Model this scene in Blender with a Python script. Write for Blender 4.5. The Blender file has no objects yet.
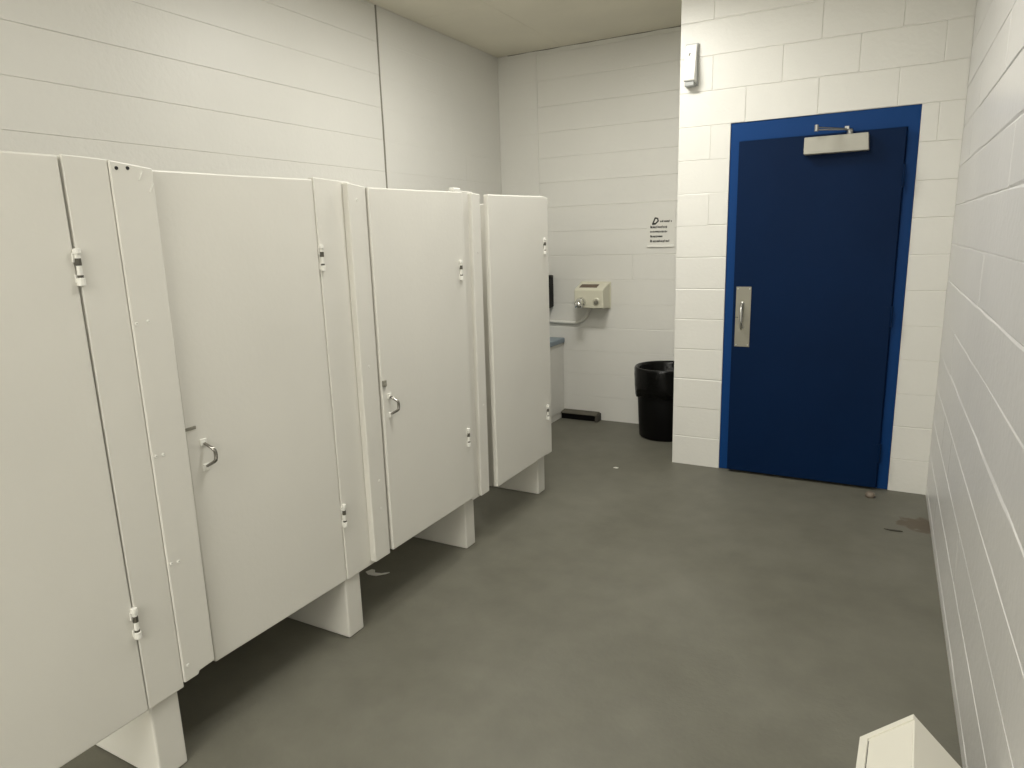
import bpy, bmesh, math, random
from mathutils import Vector, Matrix
random.seed(7)
scene = bpy.context.scene
COL = scene.collection
R = math.radians

# ------------------------------------------------------------------ camera
cam_d = bpy.data.cameras.new('camera'); cam = bpy.data.objects.new('camera', cam_d); COL.objects.link(cam)
cam_d.sensor_fit = 'HORIZONTAL'; cam_d.sensor_width = 36.0
cam_d.lens = 680.575 / 1024 * 36.0
cam_d.clip_start = 0.02
yaw, pitch, roll = R(28.7509), R(12.0531), R(-1.7217)
fw = Vector((-math.sin(yaw)*math.cos(pitch), math.cos(yaw)*math.cos(pitch), -math.sin(pitch)))
rt0 = Vector((math.cos(yaw), math.sin(yaw), 0)); up0 = rt0.cross(fw)
rt = math.cos(roll)*rt0 + math.sin(roll)*up0; up = -math.sin(roll)*rt0 + math.cos(roll)*up0
mw = Matrix((rt, up, -fw)).transposed().to_4x4(); mw.translation = Vector((0.9069, -4.5587, 1.5795))
cam.matrix_world = mw
scene.camera = cam

# ------------------------------------------------------------------ world, lights, exposure
world = bpy.data.worlds.new('world'); scene.world = world; world.use_nodes = True
world.node_tree.nodes['Background'].inputs[0].default_value = (0.9, 0.95, 1.0, 1)
world.node_tree.nodes['Background'].inputs[1].default_value = 0.0
scene.view_settings.view_transform = 'Standard'
scene.view_settings.look = 'None'
scene.view_settings.gamma = 1.0
scene.view_settings.use_curve_mapping = False
scene.view_settings.exposure = 0.03

def area_light(name, loc, sx, sy, power, color):
    l = bpy.data.lights.new(name, 'AREA'); l.shape = 'RECTANGLE'; l.size = sx; l.size_y = sy
    l.energy = power; l.color = color
    o = bpy.data.objects.new(name, l); COL.objects.link(o); o.location = loc
    return o
LC = (1.0, 0.98, 0.915)
area_light('ceiling_tube_light', (-0.66, -1.0, 3.05), 0.6, 0.30, 38, LC)
area_light('ceiling_tube_light', (0.10, -2.3, 3.05), 0.6, 0.30, 27, LC)
area_light('ceiling_tube_light', (0.10, -5.4, 3.05), 1.2, 0.30, 30, LC)
area_light('ceiling_tube_light', (-0.20, -8.2, 3.05), 2.4, 0.60, 220, LC)  # unseen wide lamp, added to stand in for the rest of the tube row

# ------------------------------------------------------------------ materials
def mat(name, color, rough=0.5, metal=0.0, var=0.0, vscale=3.0, bump=0.0, bscale=60.0, color2=None, spec=0.5, detail=4.0, stretch=None):
    m = bpy.data.materials.new(name); m.use_nodes = True
    nt = m.node_tree; b = nt.nodes['Principled BSDF']
    b.inputs['Base Color'].default_value = (*color, 1); b.inputs['Roughness'].default_value = rough
    b.inputs['Metallic'].default_value = metal; b.inputs['Specular IOR Level'].default_value = spec
    tc = nt.nodes.new('ShaderNodeTexCoord')
    src = tc.outputs['Object']
    if stretch:
        mp = nt.nodes.new('ShaderNodeMapping'); mp.inputs['Scale'].default_value = stretch
        nt.links.new(src, mp.inputs['Vector']); src = mp.outputs['Vector']
    if var > 0 or color2:
        n = nt.nodes.new('ShaderNodeTexNoise'); n.inputs['Scale'].default_value = vscale; n.inputs['Detail'].default_value = detail
        nt.links.new(src, n.inputs['Vector'])
        r = nt.nodes.new('ShaderNodeValToRGB')
        r.color_ramp.elements[0].position = 0.3; r.color_ramp.elements[1].position = 0.7
        c2 = color2 or tuple(c*(1-var) for c in color)
        r.color_ramp.elements[0].color = (*c2, 1); r.color_ramp.elements[1].color = (*color, 1)
        nt.links.new(n.outputs['Fac'], r.inputs['Fac']); nt.links.new(r.outputs['Color'], b.inputs['Base Color'])
    if bump > 0:
        n2 = nt.nodes.new('ShaderNodeTexNoise'); n2.inputs['Scale'].default_value = bscale; n2.inputs['Detail'].default_value = 3
        nt.links.new(src, n2.inputs['Vector'])
        bp = nt.nodes.new('ShaderNodeBump'); bp.inputs['Strength'].default_value = bump; bp.inputs['Distance'].default_value = 0.004
        nt.links.new(n2.outputs['Fac'], bp.inputs['Height']); nt.links.new(bp.outputs['Normal'], b.inputs['Normal'])
    return m

WHITE = (0.70, 0.69, 0.645)
M_wall = mat('white_block_paint', WHITE, 0.42, var=0.05, vscale=1.3, bump=0.35, bscale=45)
M_wallr = mat('white_gloss_block_paint', (0.69, 0.68, 0.665), 0.28, var=0.07, vscale=1.6, bump=0.45, bscale=30)
M_ceil = mat('ceiling_panel', (0.80, 0.76, 0.64), 0.9, var=0.10, vscale=1.5, bump=0.3, bscale=90)
M_stall = mat('white_stall_paint', (0.69, 0.675, 0.62), 0.40, var=0.05, vscale=2.2, bump=0.10, bscale=55)
M_stallhw = mat('painted_hardware', (0.74, 0.73, 0.68), 0.35)
M_navy = mat('navy_door_paint', (0.0010, 0.0120, 0.047), 0.5, spec=0.08, var=0.15, vscale=2.0, bump=0.1, bscale=80)
M_blue = mat('blue_frame_paint', (0.005, 0.043, 0.165), 0.45, spec=0.10, bump=0.1, bscale=80)
M_alu = mat('brushed_aluminium', (0.26, 0.25, 0.205), 0.45, metal=0.5)
M_chrome = mat('chrome', (0.75, 0.75, 0.73), 0.12, metal=1.0)
M_grip = mat('dark_chrome', (0.30, 0.29, 0.27), 0.16, metal=1.0)
M_steel = mat('worn_steel', (0.55, 0.55, 0.52), 0.3, metal=1.0)
M_arm = mat('dull_steel_arm', (0.30, 0.30, 0.29), 0.4, metal=1.0)
M_closer = mat('closer_cover', (0.38, 0.37, 0.32), 0.5, metal=0.1)
M_dark = mat('dark_gap', (0.02, 0.02, 0.018), 0.8)
M_black = mat('black_plastic', (0.003, 0.003, 0.003), 0.45, spec=0.15)
M_bag = mat('black_liner_film', (0.0025, 0.0025, 0.0025), 0.25, bump=0.6, bscale=35, spec=0.22)
M_cream = mat('cream_enamel', (0.63, 0.61, 0.49), 0.3)
M_counter = mat('blue_grey_laminate', (0.20, 0.25, 0.29), 0.4)
M_paper = mat('white_paper', (0.69, 0.68, 0.63), 0.8)
M_ink = mat('black_ink', (0.05, 0.05, 0.045), 0.8)
M_plastic = mat('white_plastic', (0.88, 0.88, 0.85), 0.35)
M_greyp = mat('grey_plastic', (0.36, 0.37, 0.36), 0.4)
M_bin = mat('bin_white_plastic', (0.70, 0.68, 0.60), 0.4)
M_block = mat('dark_brown_block', (0.045, 0.039, 0.027), 0.6, var=0.3, vscale=14)
M_blocktop = mat('grey_brown_top', (0.115, 0.105, 0.08), 0.8, var=0.3, vscale=14)  # floor block's top, a lighter grey-brown than its black front
M_seal = mat('joint_sealant', (0.22, 0.21, 0.17), 0.8)
M_worn = mat('worn_dark_metal', (0.07, 0.065, 0.05), 0.6)
M_stop = mat('worn_stop', (0.16, 0.13, 0.10), 0.5)

def floor_mat():
    m = bpy.data.materials.new('grey_painted_concrete'); m.use_nodes = True
    nt = m.node_tree; b = nt.nodes['Principled BSDF']; L = nt.links.new
    tc = nt.nodes.new('ShaderNodeTexCoord')
    def noise(s, d, rough=0.55):
        n = nt.nodes.new('ShaderNodeTexNoise'); n.inputs['Scale'].default_value = s; n.inputs['Detail'].default_value = d
        n.inputs['Roughness'].default_value = rough
        L(tc.outputs['Object'], n.inputs['Vector']); return n
    n1 = noise(1.1, 5); n2 = noise(7, 4); n3 = noise(60, 2)
    r = nt.nodes.new('ShaderNodeValToRGB')
    r.color_ramp.elements[0].position = 0.32; r.color_ramp.elements[0].color = (0.112, 0.108, 0.083, 1)
    r.color_ramp.elements[1].position = 0.70; r.color_ramp.elements[1].color = (0.150, 0.146, 0.117, 1)
    L(n1.outputs['Fac'], r.inputs['Fac'])
    r2 = nt.nodes.new('ShaderNodeValToRGB')
    r2.color_ramp.elements[0].position = 0.3; r2.color_ramp.elements[0].color = (0.90, 0.90, 0.90, 1)
    r2.color_ramp.elements[1].position = 0.7; r2.color_ramp.elements[1].color = (1.05, 1.05, 1.05, 1)
    L(n2.outputs['Fac'], r2.inputs['Fac'])
    mx = nt.nodes.new('ShaderNodeMix'); mx.data_type = 'RGBA'; mx.blend_type = 'MULTIPLY'; mx.inputs[0].default_value = 1
    L(r.outputs['Color'], mx.inputs[6]); L(r2.outputs['Color'], mx.inputs[7])
    # worn brown patch beside the right wall
    sub = nt.nodes.new('ShaderNodeVectorMath'); sub.operation = 'DISTANCE'
    n4 = noise(9, 3)
    add = nt.nodes.new('ShaderNodeVectorMath'); add.operation = 'MULTIPLY_ADD'
    L(n4.outputs['Color'], add.inputs[0]); add.inputs[1].default_value = (0.22, 0.22, 0.0)
    L(tc.outputs['Object'], add.inputs[2])
    L(add.outputs[0], sub.inputs[0]); sub.inputs[1].default_value = (1.175+0.11, -0.50+0.11, 0)
    ss = nt.nodes.new('ShaderNodeMapRange'); ss.inputs[1].default_value = 0.105; ss.inputs[2].default_value = 0.085
    L(sub.outputs['Value'], ss.inputs[0])
    mx2 = nt.nodes.new('ShaderNodeMix'); mx2.data_type = 'RGBA'
    L(ss.outputs[0], mx2.inputs[0]); L(mx.outputs[2], mx2.inputs[6]); mx2.inputs[7].default_value = (0.098, 0.078, 0.055, 1)
    L(mx2.outputs[2], b.inputs['Base Color'])
    b.inputs['Roughness'].default_value = 0.55; b.inputs['Specular IOR Level'].default_value = 0.35
    bp = nt.nodes.new('ShaderNodeBump'); bp.inputs['Strength'].default_value = 0.25; bp.inputs['Distance'].default_value = 0.003
    L(n3.outputs['Fac'], bp.inputs['Height']); L(bp.outputs['Normal'], b.inputs['Normal'])
    return m
M_floor = floor_mat()

# ------------------------------------------------------------------ helpers
def obj(name, bm, m, parent=None, smooth=False, loc=None):
    bmesh.ops.recalc_face_normals(bm, faces=bm.faces[:])
    me = bpy.data.meshes.new(name); bm.to_mesh(me); bm.free()
    for mm in (m if isinstance(m, (list, tuple)) else [m]): me.materials.append(mm)
    if smooth:
        for p in me.polygons: p.use_smooth = True
    o = bpy.data.objects.new(name, me); COL.objects.link(o)
    if loc is not None: o.location = loc
    if parent is not None:
        o.parent = parent
        p, off = parent, Vector((0, 0, 0))
        while p is not None: off += p.location; p = p.parent
        o.location = -off                                  # meshes are built in world coordinates
    return o
def thing(name, label, cat, loc=(0, 0, 0), group=None):
    o = bpy.data.objects.new(name, None); COL.objects.link(o); o.location = loc
    o.empty_display_size = 0.1
    o['label'] = label; o['category'] = cat; o['kind'] = 'thing'
    if group: o['group'] = group
    return o
def tag(o, label, cat, group=None):
    o['label'] = label; o['category'] = cat
    if group: o['group'] = group
    return o
def struct(o, label=None, cat=None):
    o['kind'] = 'structure'
    if label: o['label'] = label
    if cat: o['category'] = cat
    return o
def NB(): return bmesh.new()
def merge(bm, b2):
    me = bpy.data.meshes.new('tmp'); b2.to_mesh(me); b2.free(); bm.from_mesh(me); bpy.data.meshes.remove(me)
def box(bm, x0, x1, y0, y1, z0, z1, bev=0.0, seg=2, mi=0):
    b2 = bmesh.new(); bmesh.ops.create_cube(b2, size=1)
    for v in b2.verts:
        v.co = Vector((x0+(v.co.x+.5)*(x1-x0), y0+(v.co.y+.5)*(y1-y0), z0+(v.co.z+.5)*(z1-z0)))
    if bev > 0: bmesh.ops.bevel(b2, geom=b2.edges[:], offset=bev, segments=seg, affect='EDGES', profile=0.5)
    for f in b2.faces: f.material_index = mi
    merge(bm, b2); return bm
def prism(bm, pts, axis, a0, a1, bev=0.0, mi=0):
    """polygon pts (2-D) extruded along axis; axis x: pts=(y,z), y: (x,z), z: (x,y)"""
    b2 = bmesh.new()
    def P(p, a): return {'x': (a, p[0], p[1]), 'y': (p[0], a, p[1]), 'z': (p[0], p[1], a)}[axis]
    A = [b2.verts.new(P(p, a0)) for p in pts]; B = [b2.verts.new(P(p, a1)) for p in pts]
    b2.faces.new(A); b2.faces.new(B[::-1])
    n = len(pts)
    for i in range(n): b2.faces.new((A[i], B[i], B[(i+1) % n], A[(i+1) % n]))
    bmesh.ops.recalc_face_normals(b2, faces=b2.faces[:])
    if bev > 0: bmesh.ops.bevel(b2, geom=b2.edges[:], offset=bev, segments=2, affect='EDGES', profile=0.5)
    for f in b2.faces: f.material_index = mi
    merge(bm, b2); return bm
def tube(bm, path, r, seg=12, cap=True):
    path = [Vector(p) for p in path]; rings = []
    n = len(path); rr = r if isinstance(r, (list, tuple)) else [r]*n
    prev = None
    for i, p in enumerate(path):
        t = (path[min(i+1, n-1)] - path[max(i-1, 0)]).normalized()
        if prev is None:
            a = Vector((0, 0, 1)) if abs(t.z) < .9 else Vector((1, 0, 0))
            prev = t.cross(a).normalized()
        u = (prev - t*prev.dot(t)).normalized(); w = t.cross(u); prev = u
        rings.append([bm.verts.new(p + (u*math.cos(2*math.pi*k/seg) + w*math.sin(2*math.pi*k/seg))*rr[i]) for k in range(seg)])
    for a, b in zip(rings, rings[1:]):
        for k in range(seg): bm.faces.new((a[k], a[(k+1) % seg], b[(k+1) % seg], b[k]))
    if cap: bm.faces.new(rings[0][::-1]); bm.faces.new(rings[-1])
    return bm
def lathe(bm, prof, center, axis='z', seg=40, jitter=0.0):
    rings = []
    for (r, h) in prof:
        ring = []
        for k in range(seg):
            a = 2*math.pi*k/seg; rj = r*(1 + jitter*random.uniform(-1, 1))
            c, s = rj*math.cos(a), rj*math.sin(a)
            v = {'z': (c, s, h), 'y': (c, h, s), 'x': (h, c, s)}[axis]
            ring.append(bm.verts.new(Vector(center) + Vector(v)))
        rings.append(ring)
    for a, b in zip(rings, rings[1:]):
        for k in range(seg): bm.faces.new((a[k], a[(k+1) % seg], b[(k+1) % seg], b[k]))
    if prof[0][0] > 1e-6: bm.faces.new(rings[0])
    if prof[-1][0] > 1e-6: bm.faces.new(rings[-1])
    bmesh.ops.remove_doubles(bm, verts=bm.verts[:], dist=1e-6)
    return bm

# ------------------------------------------------------------------ room
CR = 0.2032
XL, XR, YB, ZC, YR = -2.119, 1.218, 0.874, 3.082, -9.2
XP = -0.322        # free corner of the pier left of the blue door
DW, DH = 1.016, 11*CR

def blocks(bm, org, ud, nd, u0, u1, z0, z1, zoff=0.0, ustart=0.0, d=0.003, bw=0.005, holes=(), fill=0.0, bedfill=0.0, mod=0.4064, wob=.2):
    """painted block face: every block a shallow frustum standing d proud of the mortar plane"""
    org = Vector(org); ud = Vector(ud); nd = Vector(nd)
    def P(u, z, dep): return org + ud*u + Vector((0, 0, z)) + nd*dep
    n0 = int(math.floor((z0-zoff)/CR)); n1 = int(math.ceil((z1-zoff)/CR))
    for n in range(n0, n1):
        a, b = max(z0, n*CR+zoff), min(z1, (n+1)*CR+zoff)
        if b-a < 0.004: continue
        ivs = [(u0, u1)]
        for (h0, h1, g0, g1) in holes:
            if g0 < (a+b)/2 < g1:
                nv = []
                for (p, q) in ivs:
                    if h0 > p: nv.append((p, min(q, h0)))
                    if h1 < q: nv.append((max(p, h1), q))
                ivs = [i for i in nv if i[1]-i[0] > 0.005]
        for (p, q) in ivs:
            cuts = [p]; k = math.floor((p-ustart)/mod)-1
            while True:
                u = ustart + k*mod + (0 if n % 2 else mod/2); k += 1
                if u >= q-0.02: break
                if u > p+0.02 and random.random() > (fill(n) if callable(fill) else fill): cuts.append(u)
            cuts.append(q)
            for s, t in zip(cuts, cuts[1:]):
                j = lambda: bw*random.uniform(.35, 1.25)
                bl = 0.0008 if s == p else j()*.7; br = 0.0008 if t == q else j()*.7
                bb = 0.0005 if (a == z0 or random.random() < bedfill) else j()
                bt = 0.0005 if (b == z1 or random.random() < bedfill) else j()
                # long runs are cut so that the joint wavers
                m = max(1, int((t-s)/0.2)); us = [s + (t-s)*i/m for i in range(m+1)]
                lo_o = [bm.verts.new(P(u, a, -d)) for u in us]; hi_o = [bm.verts.new(P(u, b, -d)) for u in us]
                ui = [s+bl] + us[1:-1] + [t-br]
                w = lambda: random.uniform(1-wob, 1+wob)
                lo_i = [bm.verts.new(P(u, a+bb*w(), 0)) for u in ui]; hi_i = [bm.verts.new(P(u, b-bt*w(), 0)) for u in ui]
                for i in range(m):
                    bm.faces.new((lo_i[i], lo_i[i+1], hi_i[i+1], hi_i[i]))
                    bm.faces.new((lo_o[i], lo_o[i+1], lo_i[i+1], lo_i[i]))
                    bm.faces.new((hi_i[i], hi_i[i+1], hi_o[i+1], hi_o[i]))
                bm.faces.new((lo_o[0], lo_i[0], hi_i[0], hi_o[0])); bm.faces.new((lo_i[-1], lo_o[-1], hi_o[-1], hi_i[-1]))
    return bm

bm = NB(); box(bm, XL-.2, XR+.2, YR-.2, YB+.2, -.12, 0); struct(obj('floor', bm, M_floor))
# ceiling of large panels
bm = NB(); box(bm, XL-.2, XR+.2, YR-.2, YB+.2, ZC+.002, ZC+.12)
xs = [XL] + [-1.51+1.2192*i for i in range(0, 3)] + [XR]; ys = [YR] + [-.33-1.2192*i for i in range(8, -1, -1) if -.33-1.2192*i > YR] + [YB]
for xa, xb in zip(xs, xs[1:]):
    for ya, yb in zip(ys, ys[1:]):
        if xb-xa > .02 and yb-ya > .02: box(bm, xa+.0015, xb-.0015, ya+.0015, yb-.0015, ZC, ZC+.01, .0012, 1)
struct(obj('ceiling', bm, M_ceil))
# left wall
bm = NB(); d = .003; box(bm, XL-.2, XL-d, YR, YB+.2, 0, ZC)
blocks(bm, (XL, 0, 0), (0, 1, 0), (1, 0, 0), YR, -.735, 0, ZC, .015, .1, d, .0035, fill=1.0, bedfill=.1)
blocks(bm, (XL, 0, 0), (0, 1, 0), (1, 0, 0), -.720, YB, 0, ZC, .015, .1, .0012, .003, fill=.9, bedfill=.5)
struct(obj('wall_left', bm, M_wall))
bm = NB(); tube(bm, [(XL-.001, -.7275+.0015*math.sin(z*9), z) for z in [i*.1 for i in range(0, 31)]+[ZC-.002]], .0065, 6)
struct(obj('trim_1', bm, M_seal), 'dark sealed vertical joint running up the left wall', 'joint')
# back wall of the recess
bm = NB(); d = .003; box(bm, XL-.2, XP+.2, YB+d, YB+.2, 0, ZC)
blocks(bm, (0, YB, 0), (1, 0, 0), (0, -1, 0), XL, -1.76, 0, ZC, 0, .1, .0012, .003, fill=.95, bedfill=.6)
blocks(bm, (0, YB, 0), (1, 0, 0), (0, -1, 0), -1.75, XP+.1, 0, ZC, 0, .1, d, .0048, fill=.95, bedfill=.1, wob=.4)
struct(obj('wall_back', bm, M_wall))
bm = NB(); tube(bm, [(-1.755, YB+.001, z) for z in [i*.1 for i in range(0, 31)]+[ZC-.002]], .0055, 6)
struct(obj('trim_2', bm, M_wall), 'painted vertical joint near the corner of the back wall', 'joint')
bm = NB(); tube(bm, [(XL+.1*i, YB-.001, ZC-.001+.0015*math.sin(i*2.3)) for i in range(1, 18)], [.0035+.002*math.sin(i*1.7) for i in range(1, 18)], 6)
struct(obj('trim_3', bm, M_seal), 'dark crack along the ceiling edge of the back wall', 'joint')
# wall with the blue door, plus its return into the recess
bm = NB(); d = .003
box(bm, XP, 0, d, .2, 0, ZC); box(bm, DW, XR+.2, d, .2, 0, ZC); box(bm, 0, DW, d, .2, DH, ZC)
box(bm, XP, XP+.2, .2, YB, 0, ZC)
blocks(bm, (0, 0, 0), (1, 0, 0), (0, -1, 0), XP, XR, 0, ZC, 0, .084, d, .0055, holes=[(0, DW, 0, DH)], fill=lambda n: .15 if n >= 11 else (.45 if n in (8, 10) else .92), bedfill=.06, wob=.35)
struct(obj('wall_front', bm, M_wall))
# right wall
bm = NB(); d = .004; box(bm, XR+d, XR+.2, YR, .01, 0, ZC)
blocks(bm, (XR, 0, 0), (0, 1, 0), (-1, 0, 0), YR, 0, 0, ZC, .06, -.1, d, .0072, fill=.88, bedfill=.18, wob=.6)
struct(obj('wall_right', bm, M_wallr))
# wall behind the camera
bm = NB(); box(bm, XL-.2, XR+.2, YR-.2, YR, 0, ZC); struct(obj('wall_rear', bm, M_wall))

# ------------------------------------------------------------------ blue entrance door
door = bpy.data.objects.new('door_1', None); COL.objects.link(door)
struct(door, 'blue metal entrance door with closer and pull plate', 'door')
FW = .058
bm = NB()
prism(bm, [(0, 0), (FW, 0), (FW, DH-.112), (DW-FW, DH-.112), (DW-FW, 0), (DW, 0), (DW, DH), (0, DH)], 'y', .008, .145, .0025)
box(bm, FW-.002, FW+.016, .032, .10, 0, DH-.112); box(bm, DW-FW-.016, DW-FW+.002, .032, .10, 0, DH-.112); box(bm, FW, DW-FW, .032, .10, DH-.128, DH-.11)
obj('door_frame', bm, M_blue, door)
LX0, LX1, LY = FW+.004, DW-FW-.006, -.042
bm = NB(); box(bm, LX0, LX1, LY, LY+.044, .018, DH-.117, .002)
obj('door_leaf', bm, M_navy, door)
for z in (1.86, 1.07, .24):
    bm = NB(); tube(bm, [(LX1+.004, LY-.003, z-.057), (LX1+.004, LY-.003, z+.057)], .0065, 10)
    for k in (-.058, .058): lathe(bm, [(0, k-.004), (.006, k-.003), (.0075, k), (.006, k+.003), (0, k+.004)], (LX1+.004, LY-.003, z), seg=10)
    box(bm, LX1-.030, LX1+.002, LY-.0015, LY+.001, z-.055, z+.055)
    obj('hinge', bm, M_navy, door)
# pull plate with grip
bm = NB(); box(bm, .080, .172, LY-.003, LY+.001, .855, 1.238, .0012)
plate = obj('pull_plate', bm, M_alu, door); plate['label'] = 'aluminium pull plate'
for (px, pz) in ((.09, 1.226), (.162, 1.226), (.09, .867), (.162, .867)):
    bm = NB(); lathe(bm, [(0, -.0022), (.003, -.0018), (.0042, 0)], (px, LY-.003, pz), axis='y', seg=10)
    obj('screw', bm, M_steel, plate)
bm = NB(); pth = []
for i in range(17):
    t = i/16; a = math.pi*t
    pth.append((.121, LY-.004-.042*min(1, math.sin(a)*1.6), .978+.155*t))
tube(bm, pth, [.008+.002*math.sin(math.pi*i/16) for i in range(17)], 10)
for z in (.978, 1.133): lathe(bm, [(.0, -.008), (.011, -.007), (.012, 0)], (.121, LY-.003, z), axis='y', seg=14)
obj('pull_handle', bm, M_steel, plate, smooth=True)
# lock cylinder
bm = NB(); box(bm, .080, .098, LY-.0036, LY-.002, 1.0425, 1.0455); obj('keyway', bm, M_dark, plate)
# closer
bm = NB(); prism(bm, [(.437, 2.006), (.775, 2.006), (.768, 2.100), (.437, 2.100)], 'y', -.102, LY-.001, .004)
clo = obj('door_closer', bm, M_closer, door); clo['label'] = 'aluminium coloured closer box'
bm = NB(); lathe(bm, [(.0, 2.097), (.016, 2.098), (.016, 2.122), (.012, 2.130), (0, 2.131)], (.672, -.072, 0), seg=16)
obj('spindle', bm, M_arm, clo)
bm = NB()
prism(bm, [(.672, -.066), (.672, -.080), (.512, -.194), (.507, -.184)], 'z', 2.123, 2.129, .001)
prism(bm, [(.505, -.194), (.510, -.184), (.656, -.016), (.648, -.008)], 'z', 2.136, 2.142, .001)
lathe(bm, [(.0, 2.118), (.011, 2.119), (.011, 2.152), (.0, 2.155)], (.507, -.189, 0), seg=14)
obj('closer_arm', bm, M_arm, clo)
bm = NB(); box(bm, .640, .664, -.020, -.002, 2.130, 2.154, .002); obj('arm_bracket', bm, M_arm, clo)

# ------------------------------------------------------------------ toilet stalls
def bolt(parent, y, z, x, big=False):
    bm = NB(); r = .0036 if big else .0038
    lathe(bm, [(r*1.4, 0), (r*1.3, .0015), (r*.8, .0025), (r*.7, .0012), (0, .0012)], (x, y, z), axis='x', seg=12)
    o = obj('screw', bm, M_dark if big else M_stallhw, parent, smooth=True)
def sheet(x0, x1, pts, bev=.0035):
    """upright board: polygon (y, z) extruded in x, gently bowed tops included in the points"""
    bm = NB(); prism(bm, pts, 'x', x0, x1, bev); return bm
def hinge(parent, y, z, x, h=.086, bare=True):
    bm = NB()
    tube(bm, [(x+.006, y, z-h/2), (x+.006, y, z+h/2)], .0065, 10)
    lathe(bm, [(0, z+h/2+.006), (.009, z+h/2+.004), (.010, z+h/2-.008), (.0065, z+h/2-.010)], (x+.006, y, 0), seg=12)
    lathe(bm, [(.0065, z-h/2+.018), (.010, z-h/2+.016), (.010, z-h/2-.002), (0, z-h/2-.006)], (x+.006, y, 0), seg=12)
    box(bm, x-.002, x+.004, y-.011, y+.011, z+h/2-.030, z+h/2-.006, .001); box(bm, x-.002, x+.004, y-.011, y+.011, z-h/2+.004, z-h/2+.026, .001)
    hg = obj('hinge', bm, M_stallhw, parent)
    if bare:
        for zz in (.016, -.026):
            bm = NB(); tube(bm, [(x+.006, y, z+zz-.011), (x+.006, y, z+zz+.007)], .0074, 10)
            w = obj('worn_knuckle', bm, M_worn, hg); w['label'] = 'hinge knuckle with bare dark metal'
def pull(parent, y, z, x):
    bm = NB(); pts = []
    for i in range(15):
        t = i/14; a = math.pi*t
        pts.append((x+.003+.034*min(1.0, 1.35*math.sin(a)), y+.012*math.sin(a), z-.038+.076*t))
    tube(bm, pts, [.0045+.0015*math.sin(math.pi*i/14) for i in range(15)], 10)
    h = obj('pull_handle', bm, M_grip, parent, smooth=True); h['label'] = 'chrome pull handle'
    for dz in (-.040, .040):
        bm = NB(); box(bm, x-.001, x+.005, y-.012, y+.012, dz+z-.011, dz+z+.011, .002)
        lathe(bm, [(.005, .004), (.004, .0075), (0, .008)], (x, y, z+dz), axis='x', seg=10)
        obj('handle_foot', bm, M_stallhw, parent)

DT = .028
def stall(label, y0, y1, x, z0, z1, z1b=None, hy=None, hx=None, hz=(1.53, .54), inset=0.0, skew=0.0):
    """one toilet stall: its door and the partition that carries the hinges"""
    t = thing('toilet_stall', label, 'toilet stall', (-1.5, y1, 0), 'row of white toilet stalls')
    zb = z1b or z1
    bm = sheet(x-DT, x, [(y0, z0), (y1+skew, z0), (y1, zb), ((y0+y1)/2, (z1+zb)/2-.001), (y0, z1)], .005)
    for v in bm.verts: v.co.x -= inset*(y1-v.co.y)/(y1-y0)        # handle side stands a little inwards
    d = obj('door', bm, M_stall, t)
    for z in hz: hinge_at(t, hy, z, hx)
    return t, d
def hinge_at(t, y, z, x): hinge(t, y, z, x)
def partition(t, yc, w, stile, board, stx, bdx, st_z, bd_pts=None):
    bm = NB(); box(bm, XL+.002, -.908, yc-w/2, yc+w/2, 0.001, 1.788, .006)
    obj('partition', bm, M_stall, t)
    y0, y1 = stile; bm = sheet(stx-.026, stx, [(y0, .263), (y1, .263), (y1, st_z[1]), (y0, st_z[0])], .003)
    obj('stile', bm, M_stall, t)
    if board:
        bm = sheet(bdx-.030, bdx, bd_pts, .004); obj('pilaster_board', bm, M_stall, t)

S = -.892
# nearest stall: door, then partition with stile and bolted board
p1, d1 = stall('nearest white toilet stall, its door cut off by the left edge of the photo', -4.155, -3.551, S, .262, 1.812, hy=-3.546, hx=S, hz=(1.54, .545), skew=.0065)
partition(p1, -3.487, .092, (-3.543, -3.4285), True, S, -.887, (1.815, 1.812),
    [(-3.4275, .277), (-3.378, .277), (-3.374, .287), (-3.318, .290), (-3.307, 1.798), (-3.4275, 1.811)])
for k, (y, z) in enumerate([(-3.410, 1.791), (-3.379, 1.793), (-3.417, 1.381), (-3.381, 1.383), (-3.424, 1.0), (-3.393, .999), (-3.420, .668), (-3.393, .665), (-3.410, .328)]):
    bolt(p1, max(y, -3.416), z, -.8872, big=(k in (0, 1)))
for (y, z) in ((-3.345, 1.775), (-3.318, 1.745)):
    bm = NB(); tube(bm, [(-.887, y-.006, z-.012), (-.886, y, z), (-.887, y+.006, z+.012)], .002, 6); obj('paint_chip', bm, M_stallhw, p1)
# second stall
p2, d2 = stall('second white toilet stall from the left, with a wide door and chrome pull handle', -3.299, -2.690, S-.006, .262, 1.797, 1.806, hy=-2.683, hx=S-.004, hz=(1.53, .535), inset=.014)
pull(d2, -3.243, .952, S-.0195)
bm = NB(); box(bm, -.916, -.9085, -3.303, -3.262, 1.040, 1.050, .001); l = obj('latch', bm, M_seal, d2); l['label'] = 'dark slot of the latch bolt'
partition(p2, -2.648, .088, (-2.689, -2.500), True, S-.002, -.866, (1.812, 1.806),
    [(-2.548, .280), (-2.452, .280), (-2.446, 1.790), (-2.545, 1.800)])
for (y, z) in ((-2.50, 1.74), (-2.50, 1.10), (-2.49, .62), (-2.49, .50)): bolt(p2, y, z, -.8662)
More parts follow.
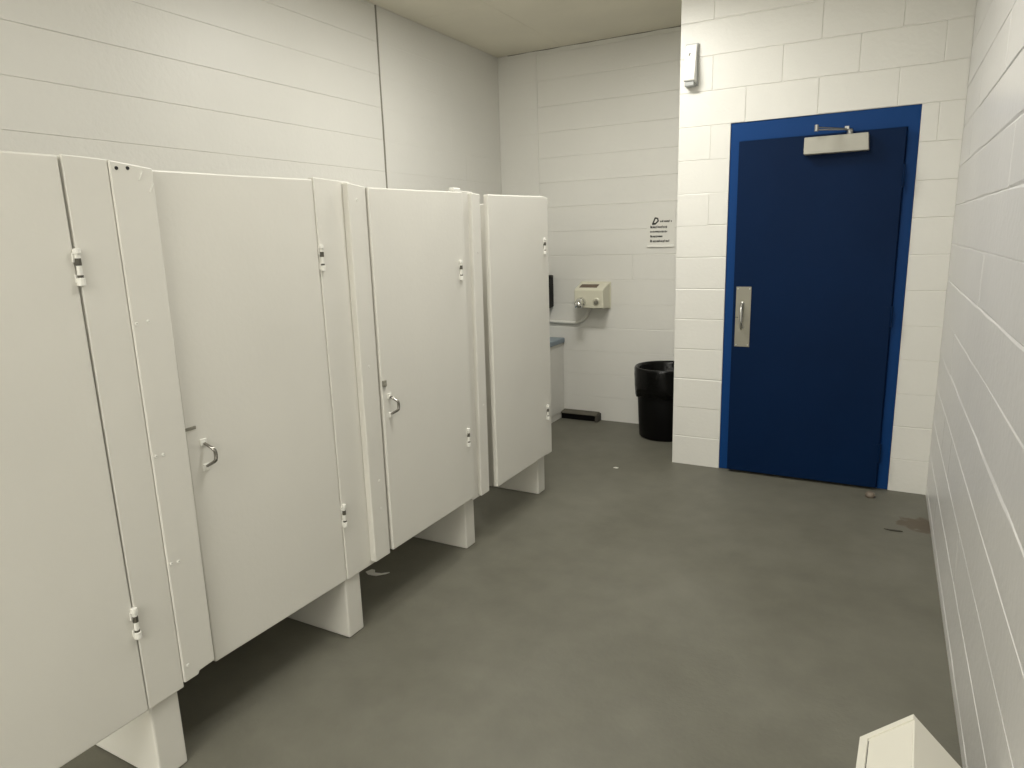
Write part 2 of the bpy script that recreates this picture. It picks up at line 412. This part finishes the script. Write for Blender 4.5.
# third stall
p3, d3 = stall('third white toilet stall from the left, pull handle close to its dark latch catch', -2.440, -1.768, -.858, .290, 1.788, 1.800, hy=-1.815, hx=-.859, hz=(1.44, .62))
pull(d3, -2.400, .92, -.858)
bm = NB(); box(bm, -.860, -.852, -2.438, -2.415, 1.005, 1.030, .002); lathe(bm, [(.009, 0), (.008, .010), (0, .012)], (-.858, -2.428, 1.012), axis='x', seg=10)
l = obj('latch', bm, M_seal, d3); l['label'] = 'dark latch catch above the handle'
partition(p3, -1.750, .086, (-1.765, -1.640), True, -.880, -.858, (1.808, 1.806),
    [(-1.706, .272), (-1.624, .272), (-1.609, 1.796), (-1.686, 1.799)])
bm = NB(); box(bm, -.892, -.862, -1.835, -1.775, 1.797, 1.817, .005); b = obj('bracket', bm, M_stallhw, p3)
bolt(p3, -1.65, 1.52, -.8582); bolt(p3, -1.655, .75, -.8582)
# last stall
p4, d4 = stall('farthest white toilet stall, next to the hand dryer corner, with no handle showing', -1.548, -.925, -.850, .268, 1.797, 1.812, hy=-.918, hx=-.852, hz=(1.53, .535))
partition(p4, -.899, .094, (-.924, -.853), False, -.854, 0, (1.812, 1.806))

# ------------------------------------------------------------------ back corner: sink cabinet, dryer, dispenser, sign, can
v = thing('sink_cabinet', 'white sink cabinet with a blue-grey countertop behind the last stall', 'cabinet', (-1.83, .40, 0))
bm = NB(); box(bm, XL+.003, -1.545, -.05, YB-.004, .001, .672, .003); obj('cabinet_body', bm, M_wall, v)
bm = NB(); box(bm, XL+.003, -1.528, -.07, YB-.003, .672, .716, .008); c = obj('countertop', bm, M_counter, v); c['label'] = 'blue-grey countertop'
bm = NB(); box(bm, -1.5455, -1.540, .52, YB-.02, .06, .64, .002); obj('cabinet_door', bm, M_wall, v)

dr = thing('hand_dryer', 'cream push-button hand dryer with chrome nozzle on the back wall', 'hand dryer', (-1.24, YB, 1.0))
bm = NB()
prism(bm, [(YB-.001, .984), (YB-.17, .997), (YB-.17, 1.146), (YB-.145, 1.158), (YB-.03, 1.196), (YB-.001, 1.198)], 'x', -1.364, -1.108, .006)
obj('casing', bm, M_cream, dr)
bm = NB(); box(bm, -1.372, -1.100, YB-.012, YB-.0005, .980, 1.205, .003); obj('back_plate', bm, M_cream, dr)
bm = NB()
prism(bm, [(YB-.130, 1.1605), (YB-.128, 1.1655), (YB-.066, 1.1865), (YB-.064, 1.182)], 'x', -1.335, -1.180)
g = obj('air_vent', bm, mat('vent_brown', (.12, .085, .06), .6), dr); g['label'] = 'dark brown intake vent'
bm = NB()
lathe(bm, [(.040, 0), (.040, -.012), (.036, -.020), (.030, -.030)], (-1.300, YB-.17, 1.048), axis='y', seg=20)
tube(bm, [(-1.300, YB-.18, 1.050), (-1.299, YB-.210, 1.048), (-1.298, YB-.232, 1.030), (-1.297, YB-.236, 1.004)], [.031, .034, .034, .031], 18)
n = obj('nozzle', bm, M_chrome, dr, smooth=True); n['label'] = 'chrome swivel nozzle'
bm = NB(); lathe(bm, [(.031, 0), (.031, -.006), (.024, -.010), (.022, -.004)], (-1.166, YB-.17, 1.052), axis='y', seg=20)
obj('button_ring', bm, M_cream, dr, smooth=False)
bm = NB(); lathe(bm, [(.019, -.004), (.018, -.014), (0, -.017)], (-1.166, YB-.17, 1.046), axis='y', seg=18)
b = obj('push_button', bm, M_alu, dr); b['label'] = 'dull metal push button'

bm = NB(); pth = [(-1.98, YB-.0145, .862), (-1.43, YB-.0145, .852)]
for i in range(1, 9):
    a = R(90*i/8*.8); pth.append((-1.43+.13*math.sin(a), YB-.0145, .852+.13*(1-math.cos(a))))
pth.append((-1.290, YB-.0145, .975)); pth.append((-1.286, YB-.0145, .982))
tube(bm, pth, .013, 12)
cd = obj('conduit', bm, M_stallhw, smooth=True)
tag(cd, 'white conduit bending up along the back wall into the hand dryer', 'pipe')

sd = thing('soap_dispenser', 'black soap dispenser on the back wall left of the hand dryer', 'soap dispenser', (-1.68, YB, .97))
bm = NB(); prism(bm, [(YB-.001, .985), (YB-.075, .975), (YB-.098, 1.00), (YB-.098, 1.22), (YB-.075, 1.255), (YB-.001, 1.262)], 'x', -1.752, -1.628, .010)
obj('housing', bm, M_black, sd)
bm = NB(); box(bm, -1.725, -1.655, YB-.104, YB-.09, .955, .995, .006); obj('push_bar', bm, M_black, sd)

sg = thing('notice_sign', 'white paper notice with black lettering taped to the back wall', 'sign', (-.685, YB-.003, 1.48))
bm = NB(); nx, nz = 8, 14; W0, W1, Z0, Z1 = -.797, -.573, 1.480, 1.768
cv = [(YB-.003-.010*max(0, (.09-k/nz)/.09)**2, Z0+(Z1-Z0)*k/nz) for k in range(nz+1)]
prism(bm, cv + [(YB-.0015-.010*max(0, (.09-k/nz)/.09)**2, Z0+(Z1-Z0)*k/nz) for k in range(nz, -1, -1)], 'x', W0, W1)
obj('paper', bm, M_paper, sg)
bm = NB(); yy = YB-.0038
def stroke(p, q, w=.0027):
    p = Vector((p[0], 0, p[1])); q = Vector((q[0], 0, q[1])); dd = (q-p).normalized(); nn = Vector((-dd.z, 0, dd.x))*w
    bm.faces.new([bm.verts.new(Vector((v.x, yy, v.z))) for v in (p-nn, q-nn, q+nn, p+nn)])
def scribble(x0, x1, z, h=.011, first=False):
    x = x0
    while x < x1:
        w = random.choice((.006, .008, .010)); k = random.random()
        if x == x0 and first: stroke((x, z), (x, z+h*1.5), .0022); stroke((x, z+h*1.4), (x+w*.8, z+h*1.4)); stroke((x, z+h*.7), (x+w*.8, z+h*.7)); stroke((x+w*.8, z+h*.1), (x+w*.8, z+h*1.3))
        elif k < .35: stroke((x, z), (x, z+h)); stroke((x, z+h), (x+w*.6, z+h)); stroke((x+w*.6, z), (x+w*.6, z+h))
        elif k < .7: stroke((x, z), (x+w*.6, z)); stroke((x, z), (x, z+h)); stroke((x, z+h), (x+w*.6, z+h)); stroke((x, z+h*.5), (x+w*.6, z+h*.5))
        elif k < .85: stroke((x, z), (x, z+h*1.5))
        else: stroke((x, z), (x+w*.5, z+h)); stroke((x+w*.5, z), (x, z+h))
        x += w*.6+.006
scribble(-.690, -.598, 1.672, .011)
scribble(-.768, -.640, 1.628, .012, True); scribble(-.768, -.632, 1.594, .010)
scribble(-.768, -.668, 1.556, .011, True); scribble(-.768, -.606, 1.518, .012, True)
# curled arrow-like mark
stroke((-.750, 1.662), (-.730, 1.708), .0058); stroke((-.732, 1.706), (-.712, 1.702), .0058); stroke((-.712, 1.704), (-.706, 1.678), .0058); stroke((-.707, 1.682), (-.728, 1.662), .0058); stroke((-.756, 1.660), (-.726, 1.662), .008)
obj('lettering', bm, M_ink, sg)

CX, CY = -.560, .630
can = thing('trash_can', 'black trash can with a liner bag beside the pier of the blue door', 'trash can', (CX, CY, 0))
bm = NB(); lathe(bm, [(.185, .001), (.198, .012), (.212, .30), (.222, .53), (.231, .535), (.231, .553), (.222, .556), (.214, .54), (.200, .06), (0, .05)], (CX, CY, 0), seg=48)
obj('can_body', bm, M_black, can, smooth=True)
bm = NB()
seg = 56; prof = [(.222, .352), (.232, .345), (.235, .42), (.236, .50), (.237, .550), (.234, .566), (.224, .568), (.212, .545), (.205, .42), (.16, .30), (0, .27)]
rings = []
for i, (r, h) in enumerate(prof):
    ring = []
    for k in range(seg):
        a = 2*math.pi*k/seg
        wv = .006*math.sin(5*a+i) + .004*math.sin(13*a+2*i) if i not in (5,) else .002*math.sin(9*a)
        dz = (.010*math.sin(3*a+.5)+.006*math.sin(11*a)) if i < 2 else 0
        ring.append(bm.verts.new((CX+(r+(wv if r > .01 else 0)*(.5 if r > .22 else 1))*math.cos(a), CY+(r+(wv if r > .01 else 0)*(.5 if r > .22 else 1))*math.sin(a), h+dz)))
    rings.append(ring)
for a_, b_ in zip(rings, rings[1:]):
    for k in range(seg): bm.faces.new((a_[k], a_[(k+1) % seg], b_[(k+1) % seg], b_[k]))
bmesh.ops.remove_doubles(bm, verts=bm.verts[:], dist=1e-5)
lb = obj('liner_bag', bm, M_bag, can, smooth=True); lb['label'] = 'shiny black bag folded over the rim'

fb = thing('floor_block', 'long low dark block lying on the floor against the back wall under the hand dryer', 'block', (-1.37, YB-.05, 0))
bm = NB(); box(bm, -1.540, -1.215, YB-.072, YB-.003, .001, .054, .002); o = obj('base', bm, M_black, fb); o['label'] = 'black front'
bm = NB(); prism(bm, [(YB-.003, .054), (YB-.082, .050), (YB-.083, .058), (YB-.072, .066), (YB-.003, .074)], 'x', -1.540, -1.205, .002)
o = obj('top', bm, M_blocktop, fb); o['label'] = 'grey-brown top'
bm = NB(); prism(bm, [(YB-.003, .001), (YB-.100, .001), (YB-.094, .022), (YB-.080, .056), (YB-.003, .066)], 'x', -1.216, -1.190, .003)
o = obj('end_cap', bm, M_block, fb)

# ------------------------------------------------------------------ air freshener high on the pier
af = thing('air_freshener', 'white wedge-shaped air freshener dispenser high on the wall left of the blue door', 'air freshener', (-.245, 0, 2.48))
bm = NB()
prism(bm, [(-.001, 2.490), (-.074, 2.500), (-.080, 2.520), (-.062, 2.590), (-.040, 2.680), (-.026, 2.716), (-.001, 2.720)], 'x', -.282, -.212, .006)
obj('cover', bm, M_plastic, af)
bm = NB(); box(bm, -.285, -.205, -.020, -.0005, 2.478, 2.722, .004); obj('back_plate', bm, M_greyp, af)
bm = NB(); box(bm, -.276, -.218, -.066, -.006, 2.470, 2.495, .004); b = obj('base_cap', bm, M_greyp, af); b['label'] = 'grey underside cap'
bm = NB(); tube(bm, [(-.256, -.0475, 2.648), (-.250, -.0435, 2.664)], .0045, 8); obj('spray_hole', bm, M_seal, af)

# ------------------------------------------------------------------ bin with a peaked lid beside the right wall
ang = R(-2.4); AP = Vector((1.045, -2.885, 0)); ZA = .452
rotm = Matrix.Rotation(ang, 4, 'Z')
wb = thing('lidded_bin', 'white bin with a peaked flap lid on the floor beside the right wall', 'bin', (AP.x, AP.y-.16, 0))
def bput(name, bm, m, parent=None):
    bmesh.ops.transform(bm, matrix=Matrix.Translation(AP) @ rotm, verts=bm.verts[:])
    return obj(name, bm, m, parent or wb)
HW, HL, EZ = .106, .34, ZA-.104
bm = NB(); prism(bm, [(-HW+.004, .001), (HW-.004, .001), (HW-.001, EZ-.006), (-HW+.001, EZ-.006)], 'y', -HL+.003, -.003, .005)
bput('bin_body', bm, M_bin)
bm = NB(); t = .006
prism(bm, [(-HW, EZ-.012), (-HW+.004, EZ-.012), (0, ZA-.012), (HW-.004, EZ-.012), (HW, EZ-.012), (HW, EZ), (0, ZA), (-HW, EZ)], 'y', -HL, 0, .0012)
prism(bm, [(-HW+.003, EZ-.010), (HW-.003, EZ-.010), (0, ZA-.004)], 'y', -.008, -.002)
prism(bm, [(-HW+.003, EZ-.010), (HW-.003, EZ-.010), (0, ZA-.004)], 'y', -HL+.002, -HL+.008)
lid = bput('lid', bm, M_bin)
# raised border on the aisle-side slope and the flap inside it
sl = Vector((-HW, 0, EZ-ZA)); sn = Vector((EZ-ZA, 0, HW)).normalized()
def onslope(u, y, h, side=-1):
    p = Vector((0, y, ZA)) + sl*u + sn*h
    return Vector((p.x*(1 if side < 0 else -1), p.y, p.z))
def slab(bm, u0, u1, y0, y1, h0, h1, side=-1):
    vs = [bm.verts.new(onslope(u, y, h, side)) for h in (h0, h1) for (u, y) in ((u0, y0), (u1, y0), (u1, y1), (u0, y1))]
    for f in ((0, 1, 2, 3), (4, 5, 6, 7), (0, 1, 5, 4), (1, 2, 6, 5), (2, 3, 7, 6), (3, 0, 4, 7)): bm.faces.new([vs[i] for i in f])
bm = NB()
slab(bm, .0, 1.0, -.018, .0, -.001, .004); slab(bm, .84, 1.0, -HL, -.018, -.001, .004); slab(bm, .0, 1.0, -HL, -HL+.018, -.001, .004)
bput('lid_border', bm, M_bin, wb)
bm = NB(); slab(bm, .02, .82, -HL+.022, -.021, -.001, .0015); bput('flap', bm, M_bin, wb)
bm = NB(); slab(bm, .82, .845, -HL+.018, -.026, -.001, .0006); g = bput('flap_gap', bm, M_dark, wb); g['label'] = 'dark gap beside the flap'

# ------------------------------------------------------------------ small things on the floor
bm = NB(); lathe(bm, [(.026, .0005), (.027, .012), (.024, .024), (.016, .031), (0, .033)], (.925, -.165, 0), seg=24)
ds = obj('door_stop', bm, M_stop, smooth=True); tag(ds, 'small round brown stop on the floor near the hinge side of the blue door', 'door stop')
def flake(name, cx, cy, pts, th, m, lab, cat, curl=0.0):
    bm = NB(); n = len(pts)
    A = [bm.verts.new((cx+p[0], cy+p[1], .0006+curl*abs(p[0]))) for p in pts]; B = [bm.verts.new((cx+p[0]*.97, cy+p[1]*.97, .0006+th+curl*abs(p[0]))) for p in pts]
    bm.faces.new(A); bm.faces.new(B)
    for i in range(n): bm.faces.new((A[i], A[(i+1) % n], B[(i+1) % n], B[i]))
    return tag(obj(name, bm, m), lab, cat)
flake('paper_scrap', -1.165, -2.215, [(-.055, -.012), (-.030, -.024), (.012, -.016), (.050, .016), (.058, .034), (.022, .012), (-.012, .006), (-.028, .026), (-.044, .022)], .004, M_paper,
      'curled white scrap of paper on the dark floor under the third stall door', 'litter', .10)
flake('paper_scrap', -.640, -.275, [(-.016, -.006), (.010, -.010), (.018, .004), (-.004, .010)], .004, M_paper, 'tiny pale scrap on the open floor beyond the farthest stall foot', 'litter')
flake('paint_flake', 1.045, -.640, [(-.045, -.004), (-.010, -.012), (.045, -.006), (.030, .006), (-.012, .004)], .003, M_block, 'dark curled flake of floor paint next to the worn brown patch', 'litter', .05)
